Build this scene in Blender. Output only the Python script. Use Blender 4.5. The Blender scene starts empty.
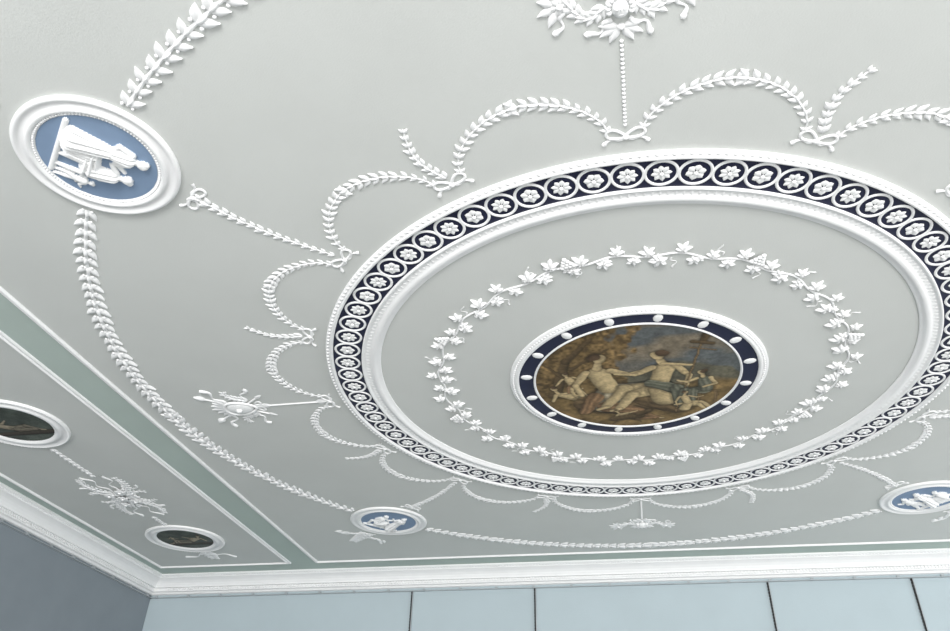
import bpy, math, numpy as np, random
from mathutils import Matrix, Vector
random.seed(4); rng=np.random.RandomState(7)
S=3.2; H=4.8
pi=math.pi
sc=bpy.context.scene
sc.view_settings.view_transform='Standard'
# ---------------------------------------------------------------- materials
def mat(name,col,rough=0.7,var=0.04,scale=3.0,bump=0.0,bscale=60,metal=0.0,attr=None):
    m=bpy.data.materials.new(name);m.use_nodes=True;nt=m.node_tree;b=nt.nodes['Principled BSDF']
    b.inputs['Roughness'].default_value=rough;b.inputs['Metallic'].default_value=metal
    b.inputs['Specular IOR Level'].default_value=0.25
    tc=nt.nodes.new('ShaderNodeTexCoord')
    n=nt.nodes.new('ShaderNodeTexNoise');n.inputs['Scale'].default_value=scale;n.inputs['Detail'].default_value=6
    nt.links.new(tc.outputs['Object'],n.inputs['Vector'])
    if attr:
        a=nt.nodes.new('ShaderNodeAttribute');a.attribute_name=attr
        nt.links.new(a.outputs['Color'],b.inputs['Base Color'])
    else:
        r=nt.nodes.new('ShaderNodeValToRGB')
        r.color_ramp.elements[0].position=0.3;r.color_ramp.elements[1].position=0.7
        r.color_ramp.elements[0].color=(*[c*(1-var) for c in col],1)
        r.color_ramp.elements[1].color=(*[min(1,c*(1+var)) for c in col],1)
        nt.links.new(n.outputs['Fac'],r.inputs[0]);nt.links.new(r.outputs[0],b.inputs['Base Color'])
    if bump>0:
        n2=nt.nodes.new('ShaderNodeTexNoise');n2.inputs['Scale'].default_value=bscale;n2.inputs['Detail'].default_value=4
        nt.links.new(tc.outputs['Object'],n2.inputs['Vector'])
        bp=nt.nodes.new('ShaderNodeBump');bp.inputs['Strength'].default_value=bump;bp.inputs['Distance'].default_value=0.01
        nt.links.new(n2.outputs['Fac'],bp.inputs['Height']);nt.links.new(bp.outputs[0],b.inputs['Normal'])
    return m
M_field=mat('pale_green_plaster',(0.615,0.633,0.612),0.85,0.025,1.2,0.12,90)
M_sage=mat('sage_plaster',(0.47,0.55,0.51),0.85,0.03,1.5,0.1,90)
M_white=mat('white_plaster',(0.88,0.885,0.885),0.6,0.02,5,0.08,80)
M_navy=mat('navy_paint',(0.013,0.015,0.042),0.5,0.1,4)
M_black=mat('dark_blue_paint',(0.012,0.015,0.045),0.5,0.1,4)
M_blue=mat('wedgwood_blue',(0.225,0.315,0.455),0.7,0.05,6,0.1,90)
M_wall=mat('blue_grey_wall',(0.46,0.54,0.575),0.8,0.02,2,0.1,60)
M_wall_shaded=mat('blue_grey_wall_shaded',(0.25,0.285,0.315),0.8,0.04,2,0.1,60)  # left wall's shade put into the colour: darker copy of the wall paint
M_paint=mat('oil_painting',(1,1,1),0.6,attr='Col')
M_rail=mat('rail_metal',(0.42,0.45,0.47),0.4,0.05,5,metal=0.3)
M_dark=mat('dark_cable',(0.03,0.03,0.03),0.6,0.1,5)
M_floor=mat('pale_floor',(0.50,0.49,0.48),0.5,0.1,4)

ZB=[0.0]
def W(v):
    v=np.asarray(v,float);o=np.empty_like(v);o[:,0]=v[:,0]*S;o[:,1]=v[:,1]*S;o[:,2]=H-v[:,2]*S;return o
class MB:
    """mesh builder; plan units on the ceiling, z = depth hanging below it"""
    def __init__(s):s.v=[];s.f=[];s.m=[];s.n=0;s.c=[]
    def add(s,v,f,m=0):
        v=np.asarray(v,float);s.v.append(v)
        for q in f:s.f.append(tuple(int(i)+s.n for i in q[::-1]));s.m.append(m)
        s.n+=len(v)
    def obj(s,name,mats,smooth=True,cols=None,center=(0,0),parent=None):
        vv=np.vstack(s.v).copy();vv[:,2]+=ZB[0]
        v=W(vv);c=np.array([center[0]*S,center[1]*S,H-ZB[0]*S])
        me=bpy.data.meshes.new(name);me.from_pydata((v-c).tolist(),[],s.f);
        for m in mats:me.materials.append(m)
        me.polygons.foreach_set('material_index',s.m)
        me.polygons.foreach_set('use_smooth',[smooth]*len(s.f))
        if cols is not None:
            a=me.color_attributes.new('Col','FLOAT_COLOR','POINT')
            cc=np.ones((len(v),4));cc[:len(cols),:3]=cols;a.data.foreach_set('color',cc.ravel())
        me.update();o=bpy.data.objects.new(name,me);o.location=c;sc.collection.objects.link(o)
        if parent:o.parent=parent
        return o
def grid_faces(nu,nv,closed_u=False):
    f=[]
    for i in range(nu if closed_u else nu-1):
        for j in range(nv-1):
            a=i*nv+j;b=((i+1)%nu)*nv+j;f.append((a,b,b+1,a+1))
    return f
def leaf_t(nl=7,nw=5,wide=0.22,h=0.13,pw=0.8,notch=0.25):
    V=[]
    for i in range(nl):
        t=i/(nl-1);w=wide*max(0.0,math.sin(pi*t**pw))+0.012*(1-t)
        for j in range(nw):
            s=-1+2*j/(nw-1)
            z=h*(1-s*s)*(0.35+0.65*math.sin(pi*min(1,t*0.85+0.12)))
            if nw>=5 and abs(s)<1e-6:z*=1-notch
            V.append((t,s*w,z+ (0.05*t if abs(s)<.9 else 0.0)))
    return np.array(V),grid_faces(nl,nw)
LEAF=leaf_t(h=.12);BUD=leaf_t(6,5,0.27,0.20,0.9,0.0);PET=leaf_t(6,5,0.34,0.2,1.3,0.35);THIN=leaf_t(7,5,0.14,0.1)
def hemi(n=10,k=4):
    V=[(0,0,1)];F=[]
    for i in range(1,k+1):
        a=pi/2*i/k
        for j in range(n):V.append((math.sin(a)*math.cos(2*pi*j/n),math.sin(a)*math.sin(2*pi*j/n),math.cos(a)))
    for j in range(n):F.append((0,1+j,1+(j+1)%n))
    for i in range(k-1):
        for j in range(n):
            a=1+i*n+j;b=1+i*n+(j+1)%n;F.append((a,a+n,b+n,b))
    return np.array(V),F
BEAD=hemi();BEADS=hemi(6,2);BEADL=hemi(20,5)
def put(mb,T,x,y,ang=0,sx=1,sy=None,sz=None,z=0,m=0):
    V,F=T;sy=sx if sy is None else sy;sz=sx if sz is None else sz
    c,s=math.cos(ang),math.sin(ang);X=V[:,0]*sx;Y=V[:,1]*sy
    mb.add(np.stack([x+X*c-Y*s,y+X*s+Y*c,z+V[:,2]*sz],1),F,m)
def sweep(mb,pts,rad,hz=1.0,z=0,closed=False,m=0,k=7,sides=None):
    P=np.asarray(pts,float);n=len(P)
    R=np.full(n,rad) if np.isscalar(rad) else np.asarray(rad,float)
    if closed:T=np.roll(P,-1,0)-np.roll(P,1,0)
    else:T=np.gradient(P,axis=0)
    T/=np.linalg.norm(T,axis=1)[:,None]+1e-12;N=np.stack([-T[:,1],T[:,0]],1)
    V=[]
    for i in range(n):
        for j in range(k):
            a=pi*j/(k-1);V.append((P[i,0]+N[i,0]*R[i]*math.cos(a),P[i,1]+N[i,1]*R[i]*math.cos(a),z+R[i]*hz*math.sin(a)))
    mb.add(V,grid_faces(n,k,closed),m)
def lathe(mb,prof,cx=0,cy=0,n=160,m=0,sx=1,sy=1,zs=1):
    V=[];k=len(prof)
    for i in range(n):
        a=2*pi*i/n
        for r,z in prof:V.append((cx+r*math.cos(a)*sx,cy+r*math.sin(a)*sy,z*zs))
    mb.add(V,grid_faces(n,k,True),m)
def resample(P,step):
    P=np.asarray(P);d=np.r_[0,np.cumsum(np.linalg.norm(np.diff(P,axis=0),axis=1))]
    n=max(2,int(round(d[-1]/step)));t=np.linspace(0,d[-1],n+1)
    return np.stack([np.interp(t,d,P[:,0]),np.interp(t,d,P[:,1])],1)
def pol(r,th):return np.array([-r*math.sin(th),-r*math.cos(th)])  # th=0 toward -y, 22.5deg = toward -x
def garland(mb,P,step,size,spread=0.6,taper=None,flow=0,berries=False,width=1.0,bud=1.0):
    Q=resample(P,step);n=len(Q)
    sweep(mb,Q,size*0.09,0.9,m=0,k=5)
    for i in range(n):
        t=i/(n-1);T=Q[min(i+1,n-1)]-Q[max(i-1,0)];a=math.atan2(T[1],T[0])
        if flow==1 and t>0.5:a+=pi
        if flow==-1:a+=pi
        s=size*(taper(t) if taper else 1)*random.uniform(.9,1.1)
        for sg in(-1,1):
            put(mb,LEAF,Q[i][0],Q[i][1],a+sg*(spread+random.uniform(-.12,.12)),s,s*1.15*width,s*1.1)
        put(mb,BUD,Q[i][0],Q[i][1],a+random.uniform(-.15,.15),s*0.85*bud,s*0.7*bud,s*0.8,z=s*0.03)
        if berries:
            for sg in(-1,1):
                N=np.array([-math.sin(a),math.cos(a)])*sg*s*.28
                put(mb,BEADS,Q[i][0]+N[0],Q[i][1]+N[1],0,s*.11,z=s*.05)
def loop(mb,x,y,ang,L,wd,r):
    P=[]
    for i in range(22):
        t=i/21*2*pi;u=L*(1-math.cos(t))/2;v=wd*math.sin(t)*(0.35+0.65*(1-math.cos(t))/2)
        P.append((x+u*math.cos(ang)-v*math.sin(ang),y+u*math.sin(ang)+v*math.cos(ang)))
    sweep(mb,P,r,0.9,k=5)
def wave(mb,x,y,ang,L,amp,r,cyc=1.2,ph=0):
    P=[];R=[]
    for i in range(20):
        t=i/19;u=L*t;v=amp*math.sin(2*pi*cyc*t+ph)*min(1,t*3);
        P.append((x+u*math.cos(ang)-v*math.sin(ang),y+u*math.sin(ang)+v*math.cos(ang)));R.append(r*(1+.35*math.sin(t*9))*(1 if t<.85 else 1.3))
    sweep(mb,P,R,0.8,k=5)
def bow(mb,x,y,out,s):
    for sg in(-1,1):
        loop(mb,x,y,out+pi/2*sg-sg*0.35,s*0.95,s*0.36,s*0.085)
        wave(mb,x,y,out+pi/2*sg+sg*0.30,s*1.15,s*0.10,s*0.07,1.1,0 if sg>0 else pi)
    put(mb,BEAD,x,y,0,s*.17)
# ---------------------------------------------------------------- shell
def box(mb,x0,x1,y0,y1,z0,z1,m=0):
    V=[(x,y,z) for x in(x0,x1) for y in(y0,y1) for z in(z0,z1)]
    mb.add(V,[(0,1,3,2),(4,6,7,5),(0,4,5,1),(2,3,7,6),(0,2,6,4),(1,5,7,3)],m)
XW=-2.262;YW=1.572;XR=2.262;YN=-2.26;ZF=1.5
mb=MB();box(mb,XW-.05,XR+.05,YN,YW+.05,-.05,-.0012,1)
box(mb,-1.385,1.385,-1.385,1.385,-.01,0.0,0)
for sg in(-1,1):
    a,b=sorted((sg*1.515,sg*2.125));box(mb,a,b,-1.385,1.385,-.01,0.0,0)
box(mb,-1.385,1.385,-2.2,-1.5,-.01,0.0,0)
mb.obj('ceiling',[M_field,M_sage],False)
def frame(mb,x0,x1,y0,y1,w=0.012):
    for off,hh,ww in((0,.005,.0055),(.0085,.008,.0035)):
        a,b,c,d=(x0+off,x1-off,y0+off,y1-off)
        for p,q in(((a,c),(b,c)),((b,c),(b,d)),((b,d),(a,d)),((a,d),(a,c))):
            sweep(mb,[p,((p[0]+q[0])/2,(p[1]+q[1])/2),q],ww,hh/ww,k=7,z=-.001)
mb=MB();frame(mb,-1.39,1.39,-1.39,1.39)
for sg in(-1,1):
    a,b=sorted((sg*1.51,sg*2.13));frame(mb,a,b,-1.39,1.39)
mb.obj('trim_1',[M_white])
prof=[(0.115,-.001),(0.115,0.005),(0.106,0.009),(0.098,0.009),(0.096,0.013),(0.085,0.016),(0.070,0.022),(0.058,0.030),(0.050,0.040),(0.048,0.046),(0.030,0.047),(0.030,0.060),(0.018,0.063),(0.012,0.070),(0.0,0.072)]
prof=[(a*.74,b) for a,b in prof]
def cornice(name,p0,p1,nrm,dent=0.0125):
    mb=MB();p0=np.array(p0);p1=np.array(p1);n=np.array(nrm);d=(p1-p0);L=np.linalg.norm(d);d/=L
    V=[]
    for i,e in enumerate((p0,p1)):
        for o,z in prof:
            q=e+n*o+(d*o if i==0 else -d*o);V.append((q[0],q[1],z))
    mb.add(V,grid_faces(2,len(prof)))
    k=int(L/dent)
    for i in range(k):
        c=p0+d*(i+.5)*L/k
        if i*L/k<.08 or L-i*L/k<.08:continue
        a=c-d*dent*.28+n*.020;b=c+d*dent*.28+n*.028
        box(mb,min(a[0],b[0]),max(a[0],b[0]),min(a[1],b[1]),max(a[1],b[1]),.047,.056)
        put(mb,BEADS,*(c+n*.0755),0,dent*.33,z=.008)
    return mb.obj(name,[M_white],False)
cornice('trim_2',(XW,YW),(XR,YW),(0,-1))
cornice('trim_3',(XW,YN),(XW,YW),(1,0))
def wall(name,x0,x1,y0,y1,m):
    mb=MB();box(mb,x0,x1,y0,y1,0,ZF);return mb.obj(name,[m],False)
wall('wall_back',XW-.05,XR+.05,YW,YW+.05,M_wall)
wall('wall_left',XW-.05,XW,YN,YW,M_wall_shaded)
mb=MB();box(mb,XW-.05,XR+.05,YN,YW+.05,ZF,ZF+.04);mb.obj('floor',[M_floor],False)
mb=MB()
box(mb,XW,XR,YW-.012,YW,.083,.086);box(mb,XW,XW+.012,YN,YW,.083,.086)
for i in range(26):
    x=XW+.03+i*.16;box(mb,x,x+.010,YW-.015,YW,.077,.0866)
    y=YW-.05-i*.14
    if y>YN:box(mb,XW,XW+.015,y,y+.010,.077,.0866)
mb.obj('picture_rail',[M_rail],False)
for x in(-1.0,-.462,.482,1.02):
    mb=MB()
    box(mb,x-.0030,x+.0015,YW-.007,YW-.003,.0875,1.2,0)
    box(mb,x+.0025,x+.0055,YW-.009,YW-.003,.0875,1.2,1)
    for i in range(90):
        z=.09+i*.012;box(mb,x-.0042,x+.002,YW-.009,YW-.002,z,z+.006,0)
    mb.obj('picture_hanging_chain',[M_dark,M_rail],False,center=(x,YW))
# ---------------------------------------------------------------- great ring
ZB[0]=0.0004
mb=MB()
lathe(mb,[(.788,0),(.788,.006),(.785,.010),(.780,.008),(.779,.012),(.774,.015),(.771,.012),(.770,.004)],n=220,zs=.70)
lathe(mb,[(.772,.003),(.698,.003)],n=220,m=1)
lathe(mb,[(.700,.003),(.700,.010),(.697,.012),(.694,.010),(.692,.007),(.678,.007),(.676,.010),(.669,.012),(.663,.009),(.661,.005),(.654,.004),(.652,.002),(.652,0)],n=220,zs=.75)
for i in range(330):
    a=2*pi*i/330;put(mb,BEADS,.783*math.cos(a),.783*math.sin(a),0,.0046,z=.005)
for i in range(300):
    a=2*pi*i/300
    put(mb,BUD,.692*math.cos(a),.692*math.sin(a),a+pi,.014,.018,.010,z=.004)
NF=77
for i in range(NF):
    th=2*pi*i/NF;x,y=pol(.7352,th)
    rr=.0290
    P=[(x+rr*math.cos(t),y+rr*math.sin(t)) for t in np.linspace(0,2*pi,29)[:-1]]
    sweep(mb,P,.0030,0.9,z=.003,closed=True,k=5)
    npt=8 if i%2==0 else 6
    for k in range(npt):
        a=th+2*pi*k/npt
        put(mb,PET,x+.003*math.cos(a),y+.003*math.sin(a),a,.0158 if npt==8 else .0154,.0155 if npt==8 else .022,.012,z=.004)
    put(mb,BEAD,x,y,0,.0042,z=.006)
mb.obj('rosette_ring',[M_white,M_navy])
# ---------------------------------------------------------------- vine wreath
def vine_leaf():
    n=60;V=[(0.22,0,.15)]
    lob=[(0,1.0),(1.05,.90),(-1.05,.90),(2.1,.72),(-2.1,.72)]
    def rad(a):
        r=.46
        for c,l in lob:
            d=abs((a-c+pi)%(2*pi)-pi);r=max(r,l*(1-(d/.72)**1.5) if d<.72 else 0)
        return r*(1+.05*math.cos(a*17))
    for ring,fr in((1,.5),(2,1.0)):
        for i in range(n):
            a=2*pi*i/n-pi;r=rad(a)*fr*.60
            z=(.14+.07*math.cos(6*a)) if ring==1 else .04
            V.append((.28+r*math.cos(a),r*math.sin(a),z))
    F=[(0,1+i,1+(i+1)%n) for i in range(n)]+[(1+i,1+n+i,1+n+(i+1)%n,1+(i+1)%n) for i in range(n)]
    V2=V+[(v[0],v[1],0) for v in V[1+n:]];o=1+2*n
    F+=[(1+n+i,o+i,o+(i+1)%n,1+n+(i+1)%n) for i in range(n)]
    return np.array(V2),F
VL=vine_leaf()
mb=MB();NW=24
P=[]
for i in range(400):
    t=2*pi*i/400;P.append(pol(.502+.006*math.sin(NW*t),t))
sweep(mb,P,.0026,1.1,closed=True,k=5)
for i in range(NW*4):
    t=2*pi*(i+random.uniform(-.2,.2))/(NW*4);sg=1 if i%2 else -1
    x,y=pol(.502+sg*.004+.006*math.sin(NW*t),t);outa=math.atan2(-math.cos(t),-math.sin(t))
    base=outa if sg>0 else outa+pi
    s=.037*random.uniform(.82,1.12)
    put(mb,VL,x,y,base+random.uniform(-.6,.6),s,s,s)
    if i%2==0:put(mb,VL,x,y,base+random.choice((-1,1))*random.uniform(.9,1.3),s*.7,s*.7,s*.7)
    if i%3==0:
        q=pol(.502-sg*.008,t+.03);wave(mb,q[0],q[1],base+pi+random.uniform(-.7,.7),.034,.006,.0014,1.3)
    if i%12==4:
        a=base+pi
        for r_ in range(4):
            for c_ in range(4-r_):
                u=.012+r_*.008;v=(c_-(3-r_)/2)*.0085
                put(mb,BEAD,x+u*math.cos(a)-v*math.sin(a),y+u*math.sin(a)+v*math.cos(a),0,.0052,z=.003)
mb.obj('vine_wreath',[M_white])
# ---------------------------------------------------------------- festoons, bows, spikes
mb=MB()
for k in range(16):
    t0=k*pi/8;P=[]
    for i in range(60):
        u=i/59;P.append(pol(.842+.094*max(0,math.sin(pi*u))**.62,t0+.035+(pi/8-.07)*u))
    garland(mb,P,.0175,.0208,.70,lambda t:.70+.35*math.sin(pi*t),flow=1,width=1.05,bud=.85)
mb.obj('leaf_festoon',[M_white])
mb=MB()
for k in range(16):
    t0=k*pi/8;x,y=pol(.826,t0);out=math.atan2(-math.cos(t0),-math.sin(t0))
    bow(mb,x,y,out,.036)
    if k%2==1:
        P=[pol(.845+.125*u,t0+.02*math.sin(pi*u)) for u in np.linspace(0,1,12)]
        garland(mb,P,.0155,.021,.6,lambda t:1-.35*t,width=1.1)
    if k%4==2:
        P=[pol(.85+.28*u,t0+.012*math.sin(pi*u)) for u in np.linspace(0,1,20)]
        garland(mb,P,.019,.019,.6,lambda t:.75+.4*t,width=1.1)
        x,y=pol(1.145,t0);bow(mb,x,y,out+pi,.034)
mb.obj('ribbon_bow',[M_white])
mb=MB()
for q in range(4):
    th0=pi/4+q*pi/2
    P=[pol(1.312,th0+.120+(pi/2-.24)*u) for u in np.linspace(0,1,80)]
    garland(mb,P,.0325,.039,.74,lambda t:.82+.15*math.sin(pi*t),flow=1,width=1.0,berries=True,bud=.85)
mb.obj('laurel_garland',[M_white])
# ---------------------------------------------------------------- axis ornaments
def fr(t0,r0):
    o=math.atan2(-math.cos(t0),-math.sin(t0))
    def f(a,b):
        return (r0+a)*math.cos(o)-b*math.sin(o),(r0+a)*math.sin(o)+b*math.cos(o)
    return f,o
def mask(mb,f,o,a,b,s):
    x,y=f(a,b);put(mb,BEADL,x,y,o,s,s*.78,s*.7)
    for e in(-1,1):
        x,y=f(a+s*.12,b+e*s*.3);put(mb,BEAD,x,y,o,s*.14,s*.2,s*.2,z=s*.55)
    x,y=f(a-s*.1,b);put(mb,BUD,x,y,o,s*.42,s*.5,s*.7,z=s*.6)
    x,y=f(a-s*.42,b);put(mb,BEAD,x,y,o,s*.09,s*.28,s*.15,z=s*.52)
    for i in range(11):
        t=-pi/2-.35+(pi+.7)*i/10;x,y=f(a+s*1.02*math.cos(t),b+s*.95*math.sin(t));put(mb,BEAD,x,y,0,s*.3,s*.3,s*.5)
def orn_mask(t0):
    mb=MB();f,o=fr(t0,1.068)
    r=-.215
    while r<-.045:
        x,y=f(r,0);put(mb,BEADS,x,y,0,.0036);r+=.0082
    for sg in(-1,1):
        for aa,L in((.55,.030),(1.15,.032),(1.75,.030)):
            x,y=f(-.026,sg*.003);put(mb,LEAF,x,y,o+pi-sg*aa,L,.034,.025)
    put(mb,BEAD,*f(-.026,0),0,.006)
    mask(mb,f,o,.008,0,.018)
    for i in range(7):
        t=(i-3)/3;x,y=f(.024,t*.016);put(mb,LEAF,x,y,o+t*1.1,.030,.036,.025)
    for sg in(-1,1):
        P=[f(.010-.020*math.sin(pi*u)+.012*u,sg*(.022+.052*u)) for u in np.linspace(0,1,14)]
        garland(mb,P,.011,.018,.8,None,width=1.2)
        wave(mb,*f(-.012,sg*.012),o+pi-sg*.95,.045,.006,.0032,1.3)
        cx_,cy_=.022,sg*.086
        for j in range(6):
            a=2*pi*j/6+.3;put(mb,PET,*f(cx_,cy_),o+a,.016,.018,.014)
        put(mb,BEAD,*f(cx_,cy_),0,.005,z=.003)
        for a,L in((sg*.5,.034),(sg*1.2,.026),(sg*1.9,.028),(-sg*.3,.026),(sg*2.6,.030)):
            put(mb,LEAF,*f(cx_+.008*math.cos(a),cy_+.008*math.sin(a)),o+a,L,.032,.022)
        wave(mb,*f(.012,sg*.080),o+pi-sg*.35,.040,.005,.003,1.2)
    mb.obj('mask_ornament',[M_white],center=f(0,0))
def orn_trophy(t0):
    mb=MB();f,o=fr(t0,1.09)
    sweep(mb,[f(a,0) for a in np.linspace(-.245,.05,6)],.0030,1)
    x,y=f(-.222,0);put(mb,LEAF,x,y,o+pi,.032,.06,.02)
    for i in range(5):
        for sg in(-1,1):x,y=f(-.06-.007*i,0);put(mb,THIN,x,y,o-sg*.6,.02,.03,.02)
    P=[]
    for t in np.linspace(0,2*pi,37)[:-1]:
        a=.046*math.cos(t);b=.033*math.sin(t)*(1+.25*math.cos(t));P.append(f(a,b))
    sweep(mb,P,.0042,1.1,closed=True,z=.003)
    put(mb,BEADL,*f(0.003,0),o,.040,.030,.009,z=.002);put(mb,BEAD,*f(.003,0),o,.010,z=.008)
    for i in range(8):
        a=2*pi*i/8;put(mb,THIN,*f(.003+.010*math.cos(a),.010*math.sin(a)),o+a,.018,.02,.01,z=.007)
    for i in range(7):
        t=(i-3)/3;x,y=f(.038,t*.018);put(mb,LEAF,x,y,o+t*1.0,.050-.014*abs(t),.045,.035)
    for sg in(-1,1):
        sweep(mb,[f(.085,sg*.062),f(-.065,-sg*.045)],.0030,1.2,k=5)
        put(mb,BUD,*f(.078,sg*.056),o+sg*.65,.034,.045,.03)
        put(mb,THIN,*f(-.06,-sg*.042),o+pi+sg*.6,.03,.05,.02)
        wave(mb,*f(.03,sg*.02),o+sg*1.15,.095,.009,.0040,1.6)
        wave(mb,*f(-.02,sg*.025),o+sg*1.95,.080,.009,.0036,1.5)
        P=[f(-.035+.05*math.sin(pi*u*.6),sg*(.035+.045*u)) for u in np.linspace(0,1,10)]
        garland(mb,P,.013,.022,.8,lambda t:1-.3*t,width=1.1)
        loop(mb,*f(-.045,0),o+pi-sg*.9,.030,.010,.0026)
    mb.obj('trophy_ornament',[M_white],center=f(0,0))
orn_mask(0);orn_mask(pi);orn_trophy(pi/2);orn_trophy(3*pi/2)
for q in range(4):
    mb=MB();t0=pi/4+q*pi/2;f,o=fr(t0,1.495)
    for i in range(6):
        for sg in(-1,1):
            x,y=f(.02*i,0);put(mb,LEAF,x,y,o+sg*.75,.045-.004*i,.05,.03)
    for sg in(-1,1):
        wave(mb,*f(.02,0),o+sg*1.25,.11,.012,.004,1.2)
        for j in range(3):x,y=f(.03,sg*(.03+.03*j));put(mb,LEAF,x,y,o+sg*(1.3-.3*j),.032,.036,.03)
    bow(mb,*f(0,0),o,.032)
    mb.obj('corner_sprig',[M_white],center=f(0,0))
# ---------------------------------------------------------------- raster helpers (paintings / cameos)
def vnoise(X,Y,fr_,seed):
    r=np.random.RandomState(seed);G=r.rand(64,64);x=X*fr_+31;y=Y*fr_+31
    xi=np.floor(x).astype(int);yi=np.floor(y).astype(int);fx=x-xi;fy=y-yi;fx=fx*fx*(3-2*fx);fy=fy*fy*(3-2*fy)
    g=lambda a,b:G[a%64,b%64]
    return (g(xi,yi)*(1-fx)+g(xi+1,yi)*fx)*(1-fy)+(g(xi,yi+1)*(1-fx)+g(xi+1,yi+1)*fx)*fy
def cap(X,Y,c):
    x1,y1,r1,x2,y2,r2=c[:6];dx,dy=x2-x1,y2-y1;L=dx*dx+dy*dy+1e-9
    t=np.clip(((X-x1)*dx+(Y-y1)*dy)/L,0,1);ex=X-x1-t*dx;ey=Y-y1-t*dy
    r=r1+(r2-r1)*t;d=np.hypot(ex,ey);lat=(ex*dy-ey*dx)/math.sqrt(L)/np.maximum(r,1e-6)
    return d,r,lat,t
def xf(L,cx,cy,s,flip=1,rot=0,sub=None):
    o=[];c_,s_=math.cos(rot),math.sin(rot)
    for c in L:
        q=[]
        for a,b in((c[0],c[1]),(c[3],c[4])):
            a*=flip;q.append((cx+s*(a*c_-b*s_),cy+s*(a*s_+b*c_)))
        k=c[6]
        if sub and k in sub:k=sub[k]
        o.append((q[0][0],q[0][1],c[2]*s,q[1][0],q[1][1],c[5]*s,k))
    return o
STAND=[(.0,.50,.085,.03,.10,.13,'d'),(-.03,.45,.07,-.10,.06,.06,'d'),(.0,.74,.085,.0,.52,.075,'d'),(.0,.80,.04,.0,.86,.035,'s'),
 (-.10,.77,.035,-.16,.60,.03,'s'),(-.16,.60,.03,-.05,.54,.022,'s'),(.10,.77,.035,.17,.66,.03,'s'),(.17,.66,.028,.26,.76,.022,'s'),
 (.06,.05,.03,.13,.02,.02,'s'),(-.10,.05,.03,-.03,.02,.02,'s'),(.0,.90,.05,.01,.925,.052,'s'),(-.02,.93,.05,-.03,.955,.035,'h')]
SEAT=[(-.16,.0,.02,-.16,.30,.03,'w'),(.04,.0,.02,.04,.28,.03,'w'),(-.2,.31,.025,.1,.31,.025,'w'),
 (-.02,.36,.10,.22,.36,.075,'d'),(.22,.36,.07,.24,.08,.08,'d'),(.12,.34,.07,.14,.10,.06,'d'),(.0,.62,.08,-.03,.40,.09,'d'),(.01,.68,.04,.02,.74,.033,'s'),
 (-.08,.65,.035,-.14,.50,.03,'s'),(-.14,.50,.03,.0,.43,.022,'s'),(.09,.65,.035,.20,.58,.03,'s'),(.20,.58,.027,.31,.64,.02,'s'),
 (.24,.04,.03,.33,.02,.02,'s'),(.03,.78,.05,.04,.80,.052,'s'),(.01,.81,.05,-.01,.83,.035,'h')]
NUDE=[(.0,.50,.075,-.06,.28,.055,'s'),(-.06,.28,.05,-.10,.04,.032,'s'),(.03,.50,.075,.10,.28,.055,'s'),(.10,.28,.05,.07,.04,.032,'s'),
 (.0,.74,.09,.0,.52,.075,'s'),(.0,.80,.04,.0,.86,.035,'s'),(-.10,.77,.037,-.20,.64,.03,'s'),(-.20,.64,.03,-.30,.70,.022,'s'),
 (.10,.77,.037,.20,.68,.03,'s'),(.20,.68,.03,.30,.60,.022,'s'),(-.10,.03,.03,-.16,.02,.02,'s'),(.07,.03,.03,.13,.02,.02,'s'),
 (-.10,.56,.05,.10,.46,.04,'d'),(.10,.46,.045,.18,.25,.03,'d'),(.0,.90,.05,.01,.925,.05,'s'),(-.01,.94,.05,-.02,.955,.04,'h')]
LEAN=[(.0,.33,.10,.26,.36,.07,'d'),(.26,.36,.07,.46,.10,.05,'d'),(.0,.30,.10,.22,.24,.07,'d'),(.22,.24,.06,.36,.03,.045,'d'),(-.02,.28,.11,-.05,.12,.13,'d'),
 (-.08,.60,.09,-.01,.38,.085,'s'),(-.08,.68,.04,-.07,.74,.035,'s'),(-.17,.63,.037,-.26,.45,.032,'s'),(-.26,.45,.03,-.22,.28,.022,'s'),
 (.01,.64,.037,.15,.56,.032,'s'),(.15,.56,.03,.30,.62,.022,'s'),(.46,.08,.03,.55,.05,.02,'s'),(.36,.02,.03,.44,.0,.02,'s'),(-.06,.80,.052,-.05,.82,.052,'s'),(-.09,.84,.05,-.11,.83,.042,'h')]
RECL=[(.35,.30,.07,.05,.14,.10,'s'),(.05,.14,.09,-.20,.22,.06,'d'),(-.20,.22,.055,-.40,.06,.035,'d'),(.02,.10,.08,-.30,.08,.05,'d'),
 (.38,.34,.035,.42,.42,.03,'s'),(.42,.30,.035,.48,.12,.028,'s'),(.30,.33,.035,.16,.34,.028,'s'),(.16,.34,.026,.04,.44,.02,'s'),(.43,.46,.05,.44,.48,.05,'s'),(.44,.50,.045,.45,.51,.035,'h'),(-.40,.05,.03,-.47,.04,.02,'s')]
def disc_grid(n):
    g=np.linspace(-1,1,n);X,Y=np.meshgrid(g,g,indexing='ij');m=(X**2+Y**2)<=1.0
    return X,Y,m
def disc_mesh(mb,X,Y,m,Z,cx,cy,R,up,base,fm=None):
    n=X.shape[0];idx=-np.ones((n,n),int);idx[m]=np.arange(m.sum())
    ux,uy=math.cos(up),math.sin(up);rx,ry=-uy,ux
    PX=cx+R*(X*rx+Y*ux);PY=cy+R*(X*ry+Y*uy)
    V=np.stack([PX[m],PY[m],base+Z[m]],1);F0=[];F1=[]
    for i in range(n-1):
        for j in range(n-1):
            q=(idx[i,j],idx[i+1,j],idx[i+1,j+1],idx[i,j+1])
            if min(q)>=0:
                (F1 if (fm is not None and fm[i,j]+fm[i+1,j]+fm[i+1,j+1]+fm[i,j+1]>=2) else F0).append(q)
    return V,F0,F1
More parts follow.
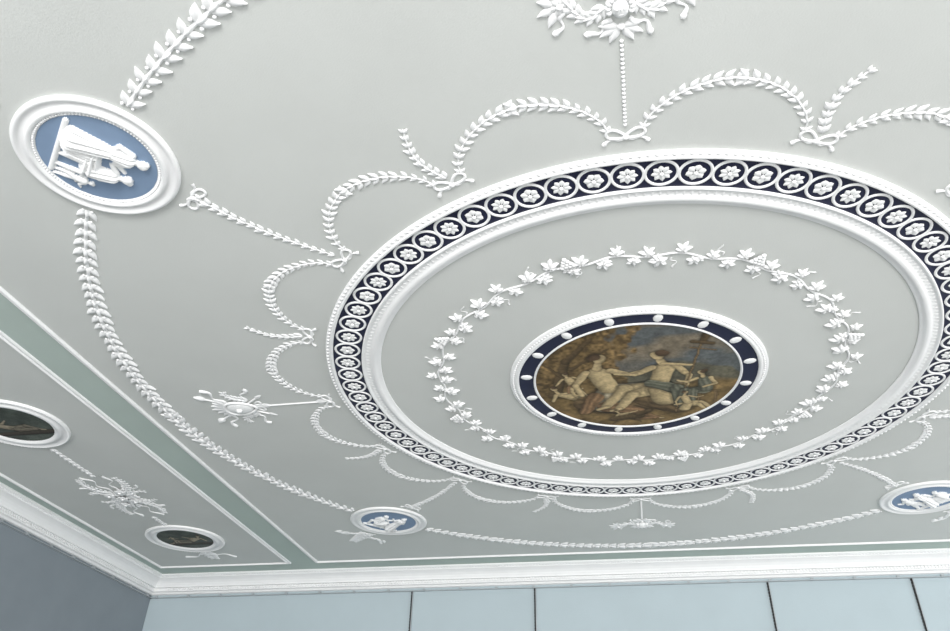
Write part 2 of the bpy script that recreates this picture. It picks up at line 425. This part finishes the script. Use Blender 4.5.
def render_paint(X,Y,bgfun,figs,pal,seed):
    C=bgfun(X,Y);wob=.016*(vnoise(X,Y,12,seed+5)-.5);wob2=.016*(vnoise(X,Y,12,seed+6)-.5)
    for c in figs:
        d,r,lat,t=cap(X+wob,Y+wob2,c)
        dark=np.clip((r*1.25+.008-d)/.02,0,1)[...,None]*.55;C=C*(1-dark)+dark*C*.35
        k=np.clip((r-d)/.010,0,1)[...,None]
        col=np.array(pal[c[6]]);sh=.42+.70*np.sqrt(np.clip(1-(d/np.maximum(r,1e-6))**2,0,1))-.38*np.clip(lat,-1,1)
        if c[6] in('d','e','w','b'):sh=sh*(1+.30*np.sin(lat*8+t*4+3*vnoise(X,Y,7,seed+3)))
        C=C*(1-k)+k*(col[None,None,:]*sh[...,None])
    g=.70+.36*vnoise(X,Y,26,seed)+.36*(vnoise(X,Y,60,seed+1)-.3)
    return np.clip(C*g[...,None],0,1)
# ---------------------------------------------------------------- central painting
def bg_main(X,Y):
    n=vnoise(X,Y,3,1);n2=vnoise(X,Y,9,2);n3=vnoise(X,Y,22,3)
    cl=np.clip((vnoise(X,Y*2.2,3.2,9)-.35)*2.2,0,1)[...,None]
    sky=np.array([.115,.125,.125])*(1-cl)+np.array([.22,.18,.125])*cl;sky=sky*(.8+.4*n2)[...,None]
    lf=vnoise(X,Y,16,4)*vnoise(X,Y,34,8)
    tree=np.array([.17,.11,.045])[None,None]*(.30+2.0*lf+.3*n)[...,None]
    gr=np.array([.19,.125,.05])[None,None]*(.35+.8*n2+.5*n3)[...,None]
    tm=np.clip((-.05-X+ .6*(n-.5)+.4*(n2-.5)+.15*(n3-.5))/.10,0,1)[...,None]
    hill=np.clip((.34-Y+.22*(n-.5)-.3*np.abs(X-.3)+.1*(n2-.5))/.05,0,1)[...,None]
    hcol=np.array([.12,.11,.075])[None,None]*(.6+.7*n2)[...,None]
    hm=np.clip((-.02-Y+.3*(n-.5))/.12,0,1)[...,None]
    C=sky*(1-hill)+hcol*hill;C=C*(1-tm)+tree*tm;C=C*(1-hm)+gr*hm
    return C
figs=[]
figs+=[(-.82,-.2,.07,-.66,.45,.045,'t'),(-.66,.45,.045,-.40,.80,.025,'t'),(-.62,.30,.03,-.25,.62,.018,'t'),(-.70,.15,.03,-.88,.42,.015,'t')]
figs+=xf(RECL,-.50,-.42,.75,-1,0,{'d':'b'})
figs+=xf(NUDE,-.56,-.28,.55,-1,.25)
figs+=[(-.5,-.42,.16,-.05,-.58,.18,'w')]
figs+=xf(LEAN,-.26,-.62,1.32,1,0,{'d':'e'})
figs+=[(-.42,-.30,.10,-.55,-.60,.07,'d'),(-.30,-.52,.12,.0,-.66,.09,'d')]
figs+=[(.12,-.40,.16,.42,-.60,.16,'w')]
figs+=xf(LEAN,.26,-.55,1.22,-1,.12,{'d':'s'})
figs+=[(.14,-.08,.07,.42,-.25,.10,'b'),(.40,-.2,.07,.46,-.55,.09,'b')]
figs+=[(.62,.72,.016,.40,-.72,.013,'w'),(.64,.74,.055,.62,.66,.045,'t'),(.50,.54,.016,.74,.46,.014,'w'),(.52,.64,.03,.70,.58,.03,'t'),(.26,.28,.03,.52,.22,.025,'s')]
figs+=xf(SEAT,.66,-.58,.82,-1,0,{'d':'b'})
figs+=xf(LEAN,.52,-.72,.50,1,0,{'d':'s'})
figs+=xf(RECL,.02,-.88,.55,-1)
figs+=[(-.25,-.80,.055,.02,-.76,.07,'t'),(.02,-.72,.045,.12,-.66,.035,'t'),(-.2,-.84,.02,-.26,-.92,.012,'t'),(.0,-.82,.02,.04,-.92,.012,'t')]
pal=dict(s=(.48,.37,.20),d=(.22,.13,.065),e=(.40,.34,.23),b=(.14,.14,.10),h=(.09,.055,.03),t=(.09,.06,.028),w=(.16,.105,.05))
n=250;X,Y,m=disc_grid(n)
C=render_paint(X,Y,bg_main,figs,pal,11)
mb=MB();V,F0,F1=disc_mesh(mb,X,Y,m,np.zeros_like(X),0,0,.258,-pi/2,.004)
mb.add(V,F0,0);cols=C[m]
lathe(mb,[(.262,.004),(.262,.0065),(.2585,.0075),(.256,.004)],n=140,m=1)
lathe(mb,[(.300,.004),(.260,.004)],n=140,m=2)
lathe(mb,[(.323,0),(.323,.005),(.318,.008),(.311,.007),(.310,.010),(.305,.012),(.300,.010),(.299,.004)],n=160,m=1,zs=.75)
for i in range(200):
    a=2*pi*i/200;put(mb,BEADS,.314*math.cos(a),.314*math.sin(a),0,.0036,z=.005,m=1)
for i in range(16):
    a=2*pi*(i+.5)/16;put(mb,BEAD,.2805*math.cos(a),.2805*math.sin(a),a+pi/2,.0115,.0155,.004,z=.004,m=1)
mb.obj('ceiling_painting',[M_paint,M_white,M_black],cols=cols)
# ---------------------------------------------------------------- cameo medallions
def cameo(t0,var):
    cx,cy=pol(1.316,t0);mb=MB();n=190;X,Y,m=disc_grid(n)
    figs=[(-.66,-.64,.04,.66,-.64,.04,'w')]
    if var==0:
        figs+=xf(STAND,-.34,-.60,1.40,1)+xf(SEAT,.24,-.60,1.45,-1)+xf(NUDE,.66,-.60,.70,-1)
    elif var==1:
        figs+=xf(SEAT,-.35,-.58,1.25,1)+xf(STAND,.32,-.58,1.25,-1)+xf(NUDE,.0,-.58,.6,1)
    else:
        figs+=xf(NUDE,-.46,-.58,1.15,1)+xf(STAND,.0,-.58,1.25,-1)+xf(SEAT,.48,-.58,1.1,-1)
    Z=np.zeros_like(X);M=np.zeros_like(X,bool)
    for c in figs:
        d,r,lat,t=cap(X,Y,c);r=r*1.2;h=np.sqrt(np.clip(r*r-d*d,0,None))
        if c[6]=='d':h=h*(1+.30*np.sin(lat*9+t*2))
        Z=np.where(h>0,np.maximum(Z,h+.03),Z);M|=d<r
    V,F0,F1=disc_mesh(mb,X,Y,m,Z*.075,cx,cy,.103,math.atan2(-cy,-cx),.003,M.astype(int))
    mb.add(V,F0,1)
    mb.f+=[tuple(int(a) for a in q[::-1]) for q in F1];mb.m+=[0]*len(F1)
    lathe(mb,[(.143,0),(.143,.005),(.140,.009),(.135,.010),(.132,.006),(.121,.006),(.119,.010),(.115,.012),(.110,.009),(.109,.006),(.103,.005),(.102,.002)],cx,cy,120,0,zs=.75)
    for i in range(110):
        a=2*pi*i/110;put(mb,BEADS,cx+.1065*math.cos(a),cy+.1065*math.sin(a),0,.0026,z=.004)
    mb.obj('cameo_medallion',[M_white,M_blue],center=(cx,cy))
cameo(pi/4,0);cameo(3*pi/4,1);cameo(5*pi/4,2);cameo(7*pi/4,1)
# ---------------------------------------------------------------- side panel roundels
def bg_side(X,Y):
    n=vnoise(X,Y,4,5);return np.array([.085,.10,.085])[None,None]*(.6+.8*n)[...,None]
pal2=dict(s=(.34,.29,.21),d=(.18,.16,.12),e=(.2,.2,.16),b=(.1,.1,.1),h=(.05,.04,.03),t=(.06,.05,.04),w=(.12,.10,.08))
def roundel(cx,cy,up,var):
    mb=MB();n=120;X,Y,m=disc_grid(n)
    f=[(-.8,-.5,.10,.8,-.5,.12,'t')]+xf(RECL,-.05,-.45,1.55,1 if var else -1)
    if var:f+=xf(NUDE,-.45,-.4,.75,1)
    C=render_paint(X,Y,bg_side,f,pal2,21+var)
    V,F0,_=disc_mesh(mb,X,Y,m,np.zeros_like(X),cx,cy,.112,up,.003);mb.add(V,F0,0)
    lathe(mb,[(.156,0),(.156,.005),(.153,.009),(.148,.009),(.145,.005),(.132,.005),(.130,.009),(.124,.011),(.117,.009),(.115,.005),(.111,.004),(.110,.002)],cx,cy,110,1,zs=.8)
    for i in range(100):
        a=2*pi*i/100;put(mb,BEADS,cx+.1505*math.cos(a),cy+.1505*math.sin(a),0,.003,z=.006,m=1)
    mb.obj('grisaille_roundel',[M_paint,M_white],cols=C[m],center=(cx,cy))
for sg in(-1,1):
    x=sg*1.815
    for y,v in((0,0),(1.03,1),(-1.03,1)):roundel(x,y,-pi/2,v)
    for yy in(.58,-.58):
        mb=MB();e=1 if yy>0 else -1
        st=random.getstate();random.seed(12)
        for a0 in(1,-1):
            for b0 in(1,-1):
                P=[(x+a0*(.015+.060*math.sin(u*2.0)),yy+b0*(.02+.135*u)) for u in np.linspace(0,1,14)]
                garland(mb,P,.017,.025,.85,lambda t:1.1-.4*t,width=1.2)
                P=[(x+a0*(.03+.07*u),yy+b0*(.01+.035*math.sin(u*2.2))) for u in np.linspace(0,1,10)]
                garland(mb,P,.018,.022,.8,lambda t:1.1-.5*t,width=1.1)
                wave(mb,x+a0*.01,yy+b0*.05,math.atan2(b0*1.0,a0*.25),.14,.012,.0030,1.8)
                wave(mb,x+a0*.03,yy+b0*.02,math.atan2(b0*.9,a0*.9),.11,.010,.0030,1.6)
        for i in range(40):
            a=random.uniform(0,2*pi);r_=random.uniform(.005,.052)
            put(mb,LEAF,x+r_*math.cos(a),yy+1.5*r_*math.sin(a),a+random.uniform(-.5,.5),random.uniform(.022,.034),.034,.03,z=.002)
        for i in range(5):
            qx,qy=x+(.0,.034,-.034,-.022,.022)[i],yy+(0,.030,-.030,.055,-.055)[i]
            for k in range(6):put(mb,PET,qx,qy,2*pi*k/6,.020,.024,.018,z=.007)
            put(mb,BEAD,qx,qy,0,.007,z=.008)
        random.setstate(st)
        mb.obj('foliage_trophy',[M_white],center=(x,yy))
        mb=MB()
        garland(mb,[(x,yy-e*(.42-.015)),(x,yy-e*.20)],.024,.022,.5)
        garland(mb,[(x,yy+e*.20),(x,yy+e*.285)],.024,.022,.5)
        mb.obj('husk_drop',[M_white],center=(x,yy))
        mb=MB()
        for i in range(4):
            for s2 in(-1,1):put(mb,LEAF,x,e*(1.20+.025*i),e*pi/2+s2*.8,.05-.007*i,.055,.03)
        for s2 in(-1,1):wave(mb,x,e*1.22,e*pi/2+s2*1.2,.12,.012,.004)
        mb.obj('end_sprig',[M_white],center=(x,e*1.22))
# ---------------------------------------------------------------- lights
w=bpy.data.worlds.new('world');sc.world=w;w.use_nodes=True
bgn=w.node_tree.nodes['Background'];bgn.inputs[0].default_value=(.985,.99,1,1);bgn.inputs[1].default_value=1.95
def area(name,loc,rot,sx,sy,e,col=(1,1,1)):
    l=bpy.data.lights.new(name,'AREA');l.shape='RECTANGLE';l.size=sx;l.size_y=sy;l.energy=e;l.color=col
    o=bpy.data.objects.new(name,l);o.location=loc;o.rotation_euler=rot;sc.collection.objects.link(o);return o
area('added_fill_light',(0.2*S,-5.0*S,0.6),(math.radians(104),0,math.radians(6)),10,3,1900,(1,.99,.97))  # added fill lamp far outside the open near side; no window there
# ---------------------------------------------------------------- camera
f_,pt,ro,ya=765.5,.6079,.0318,.2092
F0=Vector((-math.sin(ya),math.cos(ya),0));R0=Vector((math.cos(ya),math.sin(ya),0));Zv=Vector((0,0,1))
F=F0*math.cos(pt)+Zv*math.sin(pt);U=Zv*math.cos(pt)-F0*math.sin(pt)
R=R0*math.cos(ro)+U*math.sin(ro);U2=U*math.cos(ro)-R0*math.sin(ro)
cd=bpy.data.cameras.new('camera');cd.sensor_width=36;cd.lens=36*f_/950;co=bpy.data.objects.new('camera',cd)
sc.collection.objects.link(co)
Mx=Matrix((R,U2,-F)).transposed().to_4x4();Mx.translation=Vector((-.056*S,-1.7478*S,H-S));co.matrix_world=Mx
cd.clip_start=.05;sc.camera=co
